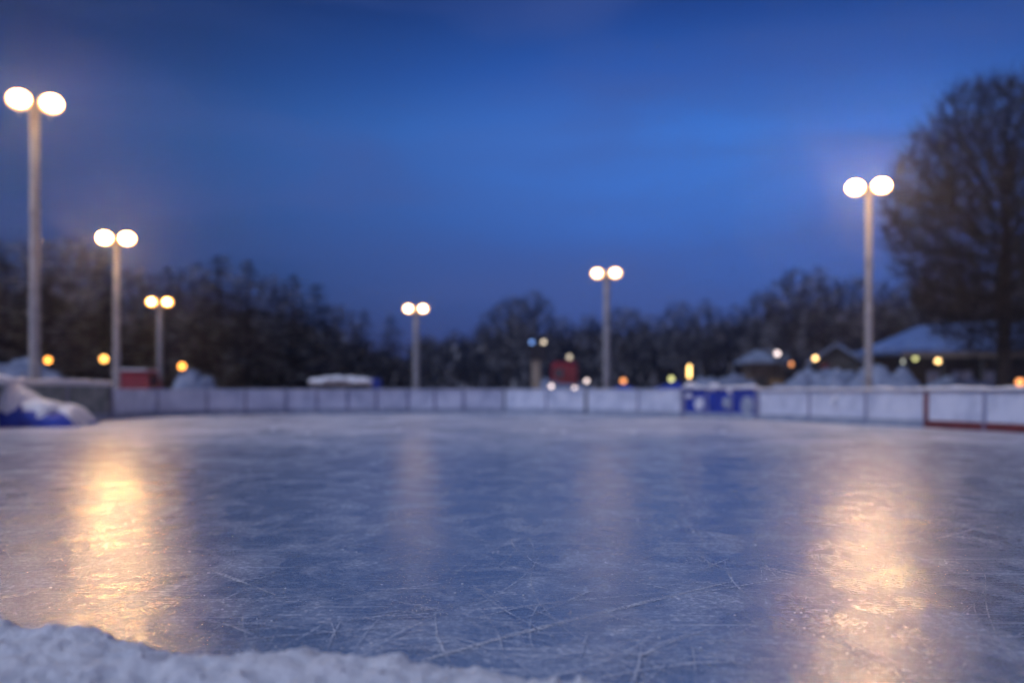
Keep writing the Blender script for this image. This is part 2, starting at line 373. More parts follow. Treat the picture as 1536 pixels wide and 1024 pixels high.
o = ridge().build('snow_ridge', 'snow', smooth=True)
tag(o, 'long lumpy ridge of shovelled snow along the near edge of the ice', 'snow bank')

def heap(name, c, rx, ry, h, seed, label, group=None, rz=0.0, matn='shaded_snow', pw=0.62, nn=46, lumps=0.22):
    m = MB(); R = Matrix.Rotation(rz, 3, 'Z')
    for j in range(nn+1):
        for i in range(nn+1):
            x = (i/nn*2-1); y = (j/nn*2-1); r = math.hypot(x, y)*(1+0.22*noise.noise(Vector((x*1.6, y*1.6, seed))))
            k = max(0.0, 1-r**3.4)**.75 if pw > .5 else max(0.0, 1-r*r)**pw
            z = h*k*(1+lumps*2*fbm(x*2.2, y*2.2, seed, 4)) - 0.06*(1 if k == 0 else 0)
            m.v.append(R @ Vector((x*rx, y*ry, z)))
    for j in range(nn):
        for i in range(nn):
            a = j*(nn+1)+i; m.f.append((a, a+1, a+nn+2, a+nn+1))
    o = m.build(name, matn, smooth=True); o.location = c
    return tag(o, label, 'snow pile', group) if label else o

SG = 'snow piles behind the rink boards'
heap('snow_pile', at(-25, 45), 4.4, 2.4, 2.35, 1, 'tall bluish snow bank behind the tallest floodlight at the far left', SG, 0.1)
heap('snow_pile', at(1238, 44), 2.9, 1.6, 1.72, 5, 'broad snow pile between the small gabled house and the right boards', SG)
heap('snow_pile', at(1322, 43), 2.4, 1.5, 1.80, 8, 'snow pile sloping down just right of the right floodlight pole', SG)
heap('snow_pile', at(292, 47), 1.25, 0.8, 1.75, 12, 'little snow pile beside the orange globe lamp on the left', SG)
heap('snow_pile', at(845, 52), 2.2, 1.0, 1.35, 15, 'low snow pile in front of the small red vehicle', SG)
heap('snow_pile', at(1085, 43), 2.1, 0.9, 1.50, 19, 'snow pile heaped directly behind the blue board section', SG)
heap('snow_pile', at(1440, 47), 2.4, 1.0, 1.45, 23, 'low snow pile in front of the pavilion', SG)

# ------------------------------------------------------------------ rink boards
def seg_box(mb, a, b, z0, z1, thick, off=0.0):
    d = (b-a); ln = d.length; c = (a+b)/2; rz = math.atan2(d.y, d.x)
    nrm = Vector((-math.sin(rz), math.cos(rz), 0))
    mb.rbox((c.x+nrm.x*off, c.y+nrm.y*off, (z0+z1)/2), (ln, thick, z1-z0), min(0.012, thick*.2), rz)
def board_run(name, us, label, cat='rink boards', panel='board', dark=(), red=(), redkick=False, snowcap=0.0, H=1.12, panels_extra=None):
    root = empty(name, at(us[len(us)//2], dist(us[len(us)//2])), 0, label, cat, None)
    off = root.location.copy()
    P = [at(u, dist(u)) - off for u in us]
    for i, (a, b) in enumerate(zip(P, P[1:])):
        d = (b-a).normalized(); g = d*0.05
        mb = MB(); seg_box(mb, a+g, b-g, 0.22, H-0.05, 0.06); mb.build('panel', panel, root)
        mb = MB(); seg_box(mb, a+g*0.5, b-g*0.5, 0.0, 0.215, 0.085, -0.01); mb.build('kick_plate', 'red' if redkick else 'kick', root)
    for i, (u, p) in enumerate(zip(us, P)):
        q = P[min(i+1, len(P)-1)]-P[max(i-1, 0)]; rz = math.atan2(q.y, q.x)
        mb = MB(); w = 0.17 if u in dark or u in red else 0.105
        mb.rbox((p.x, p.y, H/2), (w, 0.12, H-0.01), 0.012, rz)
        mb.build('post', 'red' if u in red else ('dark_post' if u in dark else 'board_post'), root)
    mb = MB()
    for a, b in zip(P, P[1:]): seg_box(mb, a, b, H-0.045, H+0.01, 0.15)
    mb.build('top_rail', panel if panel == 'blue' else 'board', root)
    if snowcap:
        mb = MB()
        n = 40
        tot = []
        for a, b in zip(P, P[1:]):
            for j in range(14): tot.append(a.lerp(b, j/14))
        tot.append(P[-1])
        vs = []; fs = []; K = 8
        for i, p in enumerate(tot):
            q = tot[min(i+1, len(tot)-1)]-tot[max(i-1, 0)]; rz = math.atan2(q.y, q.x); nr = Vector((-math.sin(rz), math.cos(rz), 0))
            hh = snowcap*(0.8+0.5*fbm(p.x*1.7, p.y*1.7, 3, 3)); ww = 0.15*(1+0.25*noise.noise(p*2.0))
            for k in range(K):
                a = 2*PI*k/K; vs.append(p+nr*math.cos(a)*ww+Vector((0, 0, H+0.02+hh*0.5+hh*0.62*math.sin(a))))
        for i in range(len(tot)-1):
            for k in range(K):
                j = (k+1) % K; fs.append((i*K+k, i*K+K+k, i*K+K+j, i*K+j))
        fs.append(tuple(range(K))); fs.append(tuple(range((len(tot)-1)*K+K-1, (len(tot)-1)*K-1, -1)))
        mb.add(vs, fs); mb.build('snow_cap', 'snow_coarse', root, smooth=True)
    return root
far = board_run('rink_boards', [168, 235, 310, 368, 429, 475, 521, 564, 612, 652, 695, 757, 820, 880, 958, 1023],
          'long run of white panelled rink boards across the far end of the ice', dark=(757, 880), snowcap=0.0)
right = board_run('rink_boards', [1139, 1215, 1300, 1389],
          'white rink boards with lit snow on top, right of the blue section', snowcap=0.09, H=1.06)
endb = board_run('rink_boards', [1391, 1478, 1580, 1720],
          'white rink boards with red post and red bottom strip at the right edge', red=(1391,), redkick=True, snowcap=0.11, H=1.06)
left = board_run('rink_boards', [-70, 20, 100, 164],
          'grey-green board section with snow-capped top behind the snowy blue tarp', panel='mesh_panel', dark=(164,), snowcap=0.16, H=1.28)
bluef = board_run('rink_boards', [1027, 1062, 1098, 1135],
          'deep blue board section with pale round emblems between the white boards', panel='blue', snowcap=0.13, H=1.10)
for u, z, r in ((1050, 0.56, 0.26), (1091, 0.60, 0.22), (1122, 0.52, 0.34)):
    p = at(u, dist(u)) - bluef.location; a = at(u-8, dist(u-8)); b = at(u+8, dist(u+8)); rz = math.atan2((b-a).y, (b-a).x)
    M = Matrix.Translation((p.x+math.sin(rz)*0.045, p.y-math.cos(rz)*0.045, z)) @ Matrix.Rotation(rz, 4, 'Z') @ Matrix.Rotation(PI/2, 4, 'X')
    mb = MB(); mb.lathe([(r, -0.012), (r, 0.006), (r*0.94, 0.012), (r*0.6, 0.012), (r*.58, 0.02), (1e-4, 0.02)], M, 28)
    mb.build('emblem', 'emblem' if u == 1050 else 'kick', bluef, smooth=False)
# snow thrown against the boards
p = at(1257, dist(1257)-0.08); mb = MB()
for k in range(7): mb.ball((rnd.uniform(-.2, .2), rnd.uniform(-.02, .0), rnd.uniform(-.1, .1)), rnd.uniform(.08, .13), 9, 6, (1, .5, .8))
o = mb.build('snow_clump', 'snow_coarse', smooth=True); o.location = (p.x, p.y, 0.80)
tag(o, 'small lit snow clump stuck high on the right white boards', 'snow clump')
CG = 'snow clumps along the board tops'
for u, v, s, lab in ((1036, 592, .20, 'snow clump hanging over the left end of the blue board section'), (1096, 586, .17, 'snow clump on top of the middle of the blue board section'), (1040, 577, .24, 'larger snow clump just above the left end of the blue boards'), (1072, 580, .2, 'drooping snow clump between the two emblems on the blue boards')):
    d = dist(u)-0.02; p = at(u, d, v); mb = MB()
    for k in range(5): mb.ball((rnd.uniform(-s, s)*.6, rnd.uniform(-.05, .05), rnd.uniform(-s, s)*.4), s*rnd.uniform(.45, .7), 9, 6, (1.1, .7, .85))
    o = mb.build('snow_clump', 'snow_coarse', smooth=True); o.location = p; tag(o, lab, 'snow clump', CG)

# ------------------------------------------------------------------ blue tarp heap on the left, with snow on it
root = empty('tarp_heap', at(45, 30.3), 0, 'heap under a blue tarp covered with snow at the left edge of the ice', 'tarp')
mb = MB(); nu, nv = 80, 26
def tarp_h(u): return 0.46+0.90*math.exp(-((u+1.0)/1.15)**2)
vs = []
for j in range(nv+1):
    for i in range(nu+1):
        x = -3.4+5.2*i/nu; t = j/nv; hh = tarp_h(x)*max(0.03, min(1, (1.78-x)/0.45)**.5 if x < 1.75 else 0.03)
        a = PI*t; fold = 0.05*noise.noise(Vector((x*3, t*4, 2)))
        y = -1.0*math.cos(a)*(1+fold); z = hh*math.sin(a)**0.55+fold*math.sin(a)
        vs.append((x, y-0.25*math.exp(-(x/2)**2), z))
fs = [(j*(nu+1)+i, j*(nu+1)+i+1, (j+1)*(nu+1)+i+1, (j+1)*(nu+1)+i) for j in range(nv) for i in range(nu)]
mb.add(vs, fs); mb.build('tarp', 'tarp', root, smooth=True)
mb = MB(); vs = []
for j in range(nv+1):
    for i in range(nu+1):
        x = -3.4+5.2*i/nu; t = j/nv
        cov = 0.30+0.16*noise.noise(Vector((x*1.3, 0, 4)))+0.10*noise.noise(Vector((x*4, 1, 4)))-(0.17 if -0.35 < x < 0.15 or 0.75 < x < 1.05 else 0)
        tt = cov*0.80+t*(1-cov*0.80)
        hh = tarp_h(x)*max(0.03, min(1, (1.78-x)/0.45)**.5 if x < 1.75 else 0.03)
        a = PI*tt; fold = 0.05*noise.noise(Vector((x*3, tt*4, 2)))
        lift = (0.025+0.16*(math.sin(PI*t)**0.5))*(1+0.7*fbm(x*2, t*3, 9, 4)) if 0 < t < 1 else -0.03
        lift *= max(0, min(1, (1.72-x)/0.3))
        y = -1.0*math.cos(a)*(1+fold); z = hh*math.sin(a)**0.55+fold*math.sin(a)+lift
        vs.append((x, y-0.25*math.exp(-(x/2)**2)-0.02, z))
mb.add(vs, fs); mb.build('snow_cover', 'snow_coarse', root, smooth=True)

# ------------------------------------------------------------------ floodlights
def head_meshes():
    # lamp looks along local -Y, tilted down; bowl housing behind, bulged lens in front
    T = Matrix.Rotation(math.radians(20), 4, 'X') @ Matrix.Rotation(PI/2, 4, 'X') @ Matrix.Diagonal((1.15, 0.92, 1, 1))
    h = MB(); h.lathe([(0.05, -0.34), (0.13, -0.32), (0.20, -0.22), (0.255, -0.06), (0.275, 0.0), (0.275, 0.02), (0.25, 0.02)], T, 24)
    l = MB(); l.lathe([(0.25, 0.0), (0.248, 0.05), (0.21, 0.12), (0.13, 0.165), (1e-4, 0.18)], T, 24)
    y = MB(); y.tube([(0, 0.02, -0.36), (0, 0.10, -0.26), (0, 0.20, -0.10)], [.022, .022, .022], 8)
    return h, l, y
def floodlight(u, d, v, yaw, label, lens='flood', r0=0.155, r1=0.12, hs=1.14):
    z = EYE+(HOR-v)/F*d
    root = empty('floodlight_pole', at(u, d), yaw, label, 'floodlight', 'floodlight poles around the rink')
    p = MB(); p.lathe([(0.24, -0.03), (0.24, 0.04), (r0+.02, 0.05), (r0, 0.30), (r1, z+0.02), (r1*.6, z+0.08)], Matrix.Identity(4), 20); p.build('pole', 'steel', root, smooth=True)
    b = MB(); b.rbox((0, 0.0, z-0.22), (1.1, 0.10, 0.09), 0.012); b.build('crossarm', 'steel', root)
    for zb in (z*.33, z*.66, z-.34):
        b = MB(); b.lathe([(r0+.012, zb-.04), (r0+.018, zb), (r0+.012, zb+.04)], Matrix.Identity(4), 16); b.build('band', 'housing', root)
    b = MB(); b.rbox((0, -r0-.07, 1.75), (.26, .16, .5), .02); b.build('switch_box', 'housing', root)
    for s in (-1, 1):
        h, l, y = head_meshes()
        ho = h.build('lamp_head', 'housing', root, smooth=True); ho.location = (s*0.41, -0.10, z); ho.rotation_euler = (0, 0, s*math.radians(6)); ho.scale = (hs,)*3; ho.location.x = s*0.41*hs**.5
        l.build('lens', lens, ho, smooth=True); y.build('bracket', 'steel', ho)
    return root
floodlight(52, 33.5, 154, math.radians(32), 'tallest floodlight pole with twin lamps at the far left', 'flood_high', r0=.185, r1=.155, hs=1.38)
floodlight(175, 42.5, 358, math.radians(12), 'twin-lamp floodlight pole above the left end of the white boards')
floodlight(240, 60, 453, math.radians(10), 'short golden floodlight pole in front of the left trees', 'flood_gold', r0=.2, r1=.17)
floodlight(624, 62, 463, 0.0, 'shortest floodlight pole rising behind the middle of the far boards', 'flood_soft', r0=.2, r1=.16)
floodlight(910, 50, 410, math.radians(-12), 'twin-lamp floodlight pole right of the small red vehicle', 'flood_soft', r0=.18, r1=.145)
floodlight(1303, 36, 281, math.radians(-22), 'tall twin-lamp floodlight pole on the right in front of the pavilion', 'flood_bright', r0=.15, r1=.125)

# ------------------------------------------------------------------ small lamps
LG = 'small lamps glowing beyond the boards'
def post_lamp(u, v, d, matn, r, label, name='globe_lamp'):
    z = EYE+(HOR-v)/F*d
    root = empty(name, at(u, d), 0, label, 'lamp', LG)
    p = MB(); p.lathe([(0.10, 0), (0.10, 0.05), (0.045, 0.08), (0.04, z-r-0.05), (0.07, z-r-0.03), (0.07, z-r+0.01)], Matrix.Identity(4), 12); p.build('post', 'black', root, smooth=True)
    g = MB(); g.ball((0, 0, z), r, 16, 10); g.build('globe', matn, root, smooth=True)
    c = MB(); c.lathe([(r*.55, z+r*.86), (r*.5, z+r*.98), (0.02, z+r*1.1)], Matrix.Identity(4), 12); c.build('cap', 'black', root)
    return root
post_lamp(72, 540, 50, 'orange', .16, 'orange globe lamp just right of the tallest floodlight pole')
post_lamp(156, 538, 46, 'amber', .17, 'amber globe lamp just left of the second floodlight pole')
post_lamp(273, 549, 52, 'orange', .17, 'orange globe lamp on a short post, above the left snow pile')
post_lamp(935, 571, 54, 'dim', .14, 'dim orange globe lamp right of the middle-right floodlight pole')
post_lamp(1188, 546, 66, 'dim', .16, 'dim orange globe lamp beside the small hut on the right')
post_lamp(1223, 537, 54, 'cream', .13, 'cream yellow globe lamp left of the gabled house')
post_lamp(1166, 530, 62, 'pale', .16, 'pale globe lamp in front of the small hut roof')
post_lamp(1530, 573, 38, 'dim', .15, 'orange globe lamp right of the big bare tree trunk')
post_lamp(1007, 568, 47, 'lime', .12, 'greenish globe lamp above the blue canopy peak')
post_lamp(880, 571, 49, 'pale', .10, 'small pale globe lamp left of the middle-right floodlight pole')
post_lamp(827, 579, 49.5, 'pale', .10, 'small pale globe lamp below the red vehicle')
post_lamp(862, 582, 47.5, 'pale', .09, 'small pale globe lamp close to the dark board post')
# tall lit bollard
z1 = EYE+(HOR-549)/F*46; z0 = EYE+(HOR-566)/F*46
root = empty('bollard_lamp', at(1034, 46), 0, 'tall narrow amber lamp column behind the blue board section', 'lamp', LG)
p = MB(); p.lathe([(0.10, 0), (0.10, 0.05), (0.06, 0.08), (0.06, z0-.02)], Matrix.Identity(4), 12); p.build('post', 'black', root, smooth=True)
p = MB(); p.lathe([(0.075, z0-.01), (0.075, z1), (0.04, z1+.06)], Matrix.Identity(4), 14); p.build('light_tube', glow('tube_glow', (1.0, 0.60, 0.20), 5.5), root, smooth=True)

# ------------------------------------------------------------------ post with dark box, sign
root = empty('box_post', at(805, 49), 0, 'pale post carrying a dark box with two small lamps on top', 'post')
zz0 = EYE+(HOR-538)/F*49; zz1 = EYE+(HOR-518)/F*49
p = MB(); p.rbox((-.03, 0, zz0/2), (0.42, 0.34, zz0), .03); p.build('post', 'wood', root)
p = MB(); p.rbox((.06, 0, (zz0+zz1)/2+.003), (0.86, 0.5, zz1-zz0+.12), .04); p.build('box', 'black', root)
for x, mn in ((-.24, 'bluelamp'), (.34, 'tanlamp')):
    g = MB(); g.ball((x, 0, zz1+.16), .11, 12, 8)
    go = g.build('lamp', glow(mn, (0.22, 0.42, 1.0) if mn == 'bluelamp' else (0.8, 0.66, 0.5), 1.6 if mn == 'bluelamp' else 2.2), root, smooth=True)
    g = MB(); g.tube([(x, 0, zz1), (x, 0, zz1+.08)], [.03, .03], 8); g.build('stalk', 'black', go)
root = empty('sign_post', at(1236, 46), 0, 'thin post with a small faded red plate beside the snow pile', 'sign')
p = MB(); p.tube([(0, 0, 0), (0, 0, 2.3)], [.05, .05], 10); p.build('post', 'steel', root)
p = MB(); p.rbox((0, -.06, 2.2), (0.42, 0.03, 0.26), .012); p.build('plate', 'red', root)

# ------------------------------------------------------------------ vehicles
def car(u, d, rz, label, paint, L_=4.2, W=1.8, Hh=1.95):
    root = empty('parked_car', at(u, d), rz, label, 'car')
    prof = [(-L_/2, .45), (-L_/2+.05, 1.0), (-L_/2+.9, 1.12), (-L_/2+1.5, Hh-.06), (-L_/2+1.9, Hh), (L_/2-.5, Hh), (L_/2-.15, Hh-.25), (L_/2-.02, 1.1), (L_/2, .45), (L_/2-.1, .28), (-L_/2+.1, .28)]
    b = MB(); n = len(prof); vs = []
    for y, ins in ((-W/2+.12, .0), (-W/2, .06), (W/2, .06), (W/2-.12, .0)):
        pass
    for y in (-W/2, W/2):
        for x, z in prof:
            k = 1.0 if z < 1.15 else 0.86
            vs.append((x, y*k, z))
    fs = [tuple(range(n-1, -1, -1)), tuple(range(n, 2*n))] + [(i, (i+1) % n, (i+1) % n+n, i+n) for i in range(n)]
    b.add(vs, fs); b.build('body', paint, root)
    for s in (-1, 1):
        w = MB()
        y1 = s*(W/2*.875+.035)
        for xa, xb in ((-.55, .35), (.45, 1.35)):
            w.add([(xa, y1, 1.2), (xb, y1, 1.2), (xb-.03, s*(W/2*.86+.02), Hh-.2), (xa+.25 if xa < 0 else xa+.03, s*(W/2*.86+.02), Hh-.2)], [(0, 1, 2, 3)])
        w.build('side_window', 'glass', root)
        for x in (-L_/2+.8, L_/2-.85):
            M = Matrix.Translation((x, s*(W/2-.08), .34)) @ Matrix.Rotation(PI/2, 4, 'X')
            t = MB(); t.lathe([(.2, -.1), (.34, -.1), (.34, .1), (.2, .1)], M, 20); wo = t.build('wheel', 'rubber', root, smooth=False)
            t = MB(); t.lathe([(.2, -.105), (.2, .105)], M, 16); t.build('rim', 'steel', wo)
        h = MB(); h.rbox((-L_/2+.0, s*.62, .85), (.08, .32, .18), .02); h.build('headlight', 'paleglass', root)
    w = MB(); w.add([(-L_/2+.93, -.72, 1.16), (-L_/2+.93, .72, 1.16), (-L_/2+1.47, .68, Hh-.1), (-L_/2+1.47, -.68, Hh-.1)], [(3, 2, 1, 0)])
    for i, q in enumerate(w.v): w.v[i] = (q[0]-.03, q[1], q[2]+.02)
    w.build('windscreen', 'glass', root)
    s = MB(); s.rbox((.55, 0, Hh+.05), (2.2, 1.35, .10), .04); s.build('snow_layer', 'snow_coarse', root)
    return root
car(212, 52, math.radians(-84), 'red van parked between the second and third floodlight poles', 'carred', 3.8, 1.75, 2.05)
# small red vehicle behind the far boards: a compact snow tractor with a cab
root = empty('snow_tractor', at(846, 55), 0, 'small red vehicle with a rounded cab behind the far boards', 'tractor')
zt = EYE+(HOR-543)/F*55
c = MB(); c.rbox((0.02, 0, (1.2+zt)/2), (1.42, 1.5, zt-1.2), .18); c.build('cab', 'carred', root)
c = MB(); c.rbox((0, -.1, .85), (1.5, 2.2, .69), .10); c.build('chassis', 'carred', root)
c = MB(); c.rbox((-.33, -.765, zt-.62), (.5, .03, .5), .012); c.build('window', 'glass', root)
c = MB(); c.rbox((.36, -.765, zt-.62), (.5, .03, .5), .012); c.build('window', 'carred', root)
for sx in (-1, 1):
    for y in (-.75, .6):
        M = Matrix.Translation((sx*.72, y, .42)) @ Matrix.Rotation(PI/2, 4, 'Y')
        t = MB(); t.lathe([(.2, -.14), (.42, -.14), (.42, .14), (.2, .14)], M, 20); wo = t.build('wheel', 'rubber', root)
        t = MB(); t.lathe([(.2, -.145), (.2, .145)], M, 14); t.build('rim', 'steel', wo)
g = MB(); g.tube([(.30, 0, zt-.02), (.30, 0, zt+.16)], [.05, .05], 10); ba = g.build('lamp_stalk', 'black', root)
g = MB(); g.ball((.30, 0, zt+.28), .13, 14, 9); g.build('lamp', glow('cab_lamp', (0.85, 0.72, 0.55), 1.5), root, smooth=True)

# ------------------------------------------------------------------ low shelter and canopies
d = 50.5; zt = EYE+(HOR-566)/F*d; x0 = -1.62; x1 = 1.40
root = empty('bench_shelter', at(518, d), math.radians(-2), 'low shelter with snow-covered roof and blue end behind the far boards', 'shelter')
c = MB(); c.rbox((0, .55, .62), (3.0, .06, 1.2), .012); c.build('back_wall', 'wall_brown', root)
c = MB(); c.rbox((0, .28, .45), (2.8, .4, .06), .012)
for x in (-1.2, 0, 1.2): c.rbox((x, .28, .21), (.08, .3, .419), .012)
c.build('bench', 'wood', root)
c = MB(); c.rbox((-.1, 0, zt-.26), (3.15, 1.2, .12), .03); c.build('roof', 'pinkwall', root)
for x in (-1.5, 1.4):
    c = MB(); c.rbox((x, -.45, (zt-.33)/2), (.09, .09, zt-.33), .012); c.build('post', 'steel', root)
c = MB(); c.rbox((1.62, 0, (zt-.04)/2), (.28, 1.15, zt-.05), .04); c.build('end_panel', 'blue', root)
s = heap('snow_layer', (-.12, 0, zt-.20), 1.72, .68, .22, 31, None, matn='snow_coarse', pw=.35, lumps=.25); s.parent = root

CANO = 'blue canopies behind the far boards'
def canopy(u, d, v, w, label, skew=0.0):
    zt = EYE+(HOR-v)/F*d
    root = empty('blue_canopy', at(u, d), 0, label, 'canopy', CANO)
    c = MB(); ze = zt-.35
    n = 8; vs = [(skew*w/2, 0, zt)]; fs = []
    ring = [(-w/2, -.8), (0, -.82), (w/2, -.8), (w/2+.02, 0), (w/2, .8), (0, .82), (-w/2, .8), (-w/2-.02, 0)]
    for x, y in ring: vs.append((x, y, ze))
    for x, y in ring: vs.append((x, y, ze-.16))
    for k in range(n):
        j = (k+1) % n; fs += [(0, 1+k, 1+j), (1+k, 9+k, 9+j, 1+j)]
    c.add(vs, fs); c.build('cover', 'tarp', root)
    for sx in (-1, 1):
        for sy in (-1, 1):
            c = MB(); c.tube([(sx*(w/2-.05), sy*.74, 0), (sx*(w/2-.05), sy*.74, ze-.02)], [.025, .025], 8); c.build('leg', 'steel', root)
    return root
canopy(936, 48, 576, 1.7, 'low blue canopy right behind the boards, right of the floodlight pole')
canopy(1004, 45, 571, 1.3, 'blue canopy with a sharper peak left of the blue board section', .6)

# ------------------------------------------------------------------ buildings
def hip_roof(mb, x0, x1, y0, y1, ze, zr, ridge, ov=0.0):
    cy = (y0+y1)/2
    vs = [(x0-ov, y0-ov, ze), (x1+ov, y0-ov, ze), (x1+ov, y1+ov, ze), (x0-ov, y1+ov, ze), (ridge[0], cy, zr), (ridge[1], cy, zr)]
    vs += [(p[0], p[1], p[2]-.14) for p in vs[:4]]
    fs = [(0, 1, 5, 4), (1, 2, 5), (2, 3, 4, 5), (3, 0, 4), (6, 7, 1, 0), (7, 8, 2, 1), (8, 9, 3, 2), (9, 6, 0, 3), (9, 8, 7, 6)]
    mb.add(vs, fs)
d = 54; zE = EYE+(HOR-523)/F*d; zR = EYE+(HOR-478)/F*d; X = lambda u: (u-1425)/F*d
root = empty('pavilion', at(1425, d+2), 0, 'open pavilion with broad snowy hipped roof coloured in blue shade behind the big bare tree', 'pavilion')
c = MB(); hip_roof(c, X(1318), X(1640), -2.2, 4.6, zE, zR, (X(1402), X(1530))); c.build('roof', 'roof_shade', root)
c = MB(); hip_roof(c, X(1440), X(1600), -0.6, 3.6, zR-.75, zR+.05, (X(1492), X(1550))); c.build('upper_roof', 'roof_shade', root)
c = MB(); c.rbox((X(1479), -2.02, zE-.31), (X(1630)-X(1330), .10, .30), .02); c.build('fascia', 'wood', root)
for u in (1336, 1392, 1450, 1530, 1600):
    c = MB(); c.rbox((X(u), -1.9, (zE-.47)/2), (.2, .2, zE-.47), .02); c.build('column', 'wall_dark', root)
c = MB(); c.rbox((X(1479), 3.2, (zE-.2)/2), (X(1630)-X(1345), .12, zE-.2), .012); c.build('back_wall', 'wall_dark', root)
for u0, u1 in ((1372, 1392), (1424, 1444), (1462, 1495), (1512, 1528)):
    c = MB(); c.rbox(((X(u0)+X(u1))/2*1.08, 3.10, 1.45), (X(u1)-X(u0), .05, 1.5), .012); w = c.build('window', 'paleglass', root)
    c = MB(); c.rbox(((X(u0)+X(u1))/2*1.08, 3.06, 1.45), (.05, .03, 1.5), .008); c.build('mullion', 'wall_brown', w)
def hung(u, v, d, matn, r, label):
    p = at(u, d, v); root = empty('hanging_lamp', p, 0, label, 'lamp', 'lamps hanging under the pavilion eaves')
    g = MB(); g.ball((0, 0, 0), r, 14, 9); g.build('globe', matn, root, smooth=True)
    g = MB(); g.lathe([(r*.7, r*.75), (r*.4, r*1.2), (.02, r*1.5)], Matrix.Identity(4), 12); g.build('shade', 'black', root)
    g = MB(); g.tube([(0, 0, r*1.3), (0, 0, zE-.18-p.z)], [.012, .012], 6); g.build('cord', 'black', root)
hung(1407, 541, 55.3, 'cream', .14, 'brightest cream lamp hanging under the middle of the pavilion eave')
hung(1373, 537, 55.3, 'lime', .13, 'greenish lamp hanging under the left part of the pavilion eave')
hung(1357, 542, 55.3, glow('grey_globe', (0.6, 0.62, 0.55), 3.0), .13, 'dim grey lamp hanging nearest the left end of the pavilion eave')

d = 70; Xh = lambda u: (u-1152)/F*d
root = empty('small_hut', at(1152, d), 0, 'small brown hut with low snow-covered roof among the right trees', 'hut')
zE1 = EYE+(HOR-541)/F*d; zR1 = EYE+(HOR-524)/F*d
c = MB(); c.rbox((0, 1.4, zE1/2-.06), (Xh(1180)-Xh(1128), 2.6, zE1-.12), .02); c.build('wall', 'wall_brown', root)
c = MB(); hip_roof(c, Xh(1116), Xh(1192), -.25, 3.1, zE1, zR1, (Xh(1140), Xh(1172))); c.build('roof', 'shaded_snow', root)
c = MB(); c.rbox((-.5, .07, 1.0), (.8, .05, 1.95), .012); c.build('door', 'wall_dark', root)
c = MB(); c.rbox((.6, .07, 1.5), (.7, .05, .6), .012); w = c.build('window', 'warmpane', root)
c = MB(); c.rbox((.6, .035, 1.5), (.05, .03, .6), .008); c.build('mullion', 'wall_brown', w)

d = 58; Xg = lambda u: (u-1255)/F*d
root = empty('gabled_house', at(1255, d), math.radians(-24), 'dark gabled house with snow-covered roof left of the right floodlight pole', 'house')
zE2 = EYE+(HOR-540)/F*d; zR2 = EYE+(HOR-515)/F*d
c = MB(); c.rbox((0, 1.5, zE2/2-.05), (2.6, 3.4, zE2-.1), .02)
c.add([(-1.28, -.19, zE2-.1), (1.28, -.19, zE2-.1), (0, -.19, zR2-.12), (-1.28, 3.19, zE2-.1), (1.28, 3.19, zE2-.1), (0, 3.19, zR2-.12)], [(0, 1, 2), (5, 4, 3), (0, 2, 5, 3), (2, 1, 4, 5)])
c.build('wall', 'wall_dark', root)
c = MB()
for s in (-1, 1):
    c.add([(0, -.5, zR2), (s*1.65, -.5, zE2-.12), (s*1.65, 3.5, zE2-.12), (0, 3.5, zR2), (0, -.5, zR2-.13), (s*1.65, -.5, zE2-.24), (s*1.65, 3.5, zE2-.24), (0, 3.5, zR2-.13)],
          [(0, 1, 2, 3), (7, 6, 5, 4), (0, 4, 5, 1), (1, 5, 6, 2), (2, 6, 7, 3)])
c.build('roof', 'shaded_snow', root)
c = MB(); c.rbox((.2, -.225, 1.55), (.7, .05, .7), .012); w = c.build('window', 'warmpane', root)
c = MB(); c.rbox((.2, -.26, 1.55), (.05, .03, .7), .008); c.build('mullion', 'wall_brown', w)
c = MB(); c.rbox((-.75, -.225, 1.0), (.75, .05, 1.9), .012); c.build('door', 'wall_brown', root)

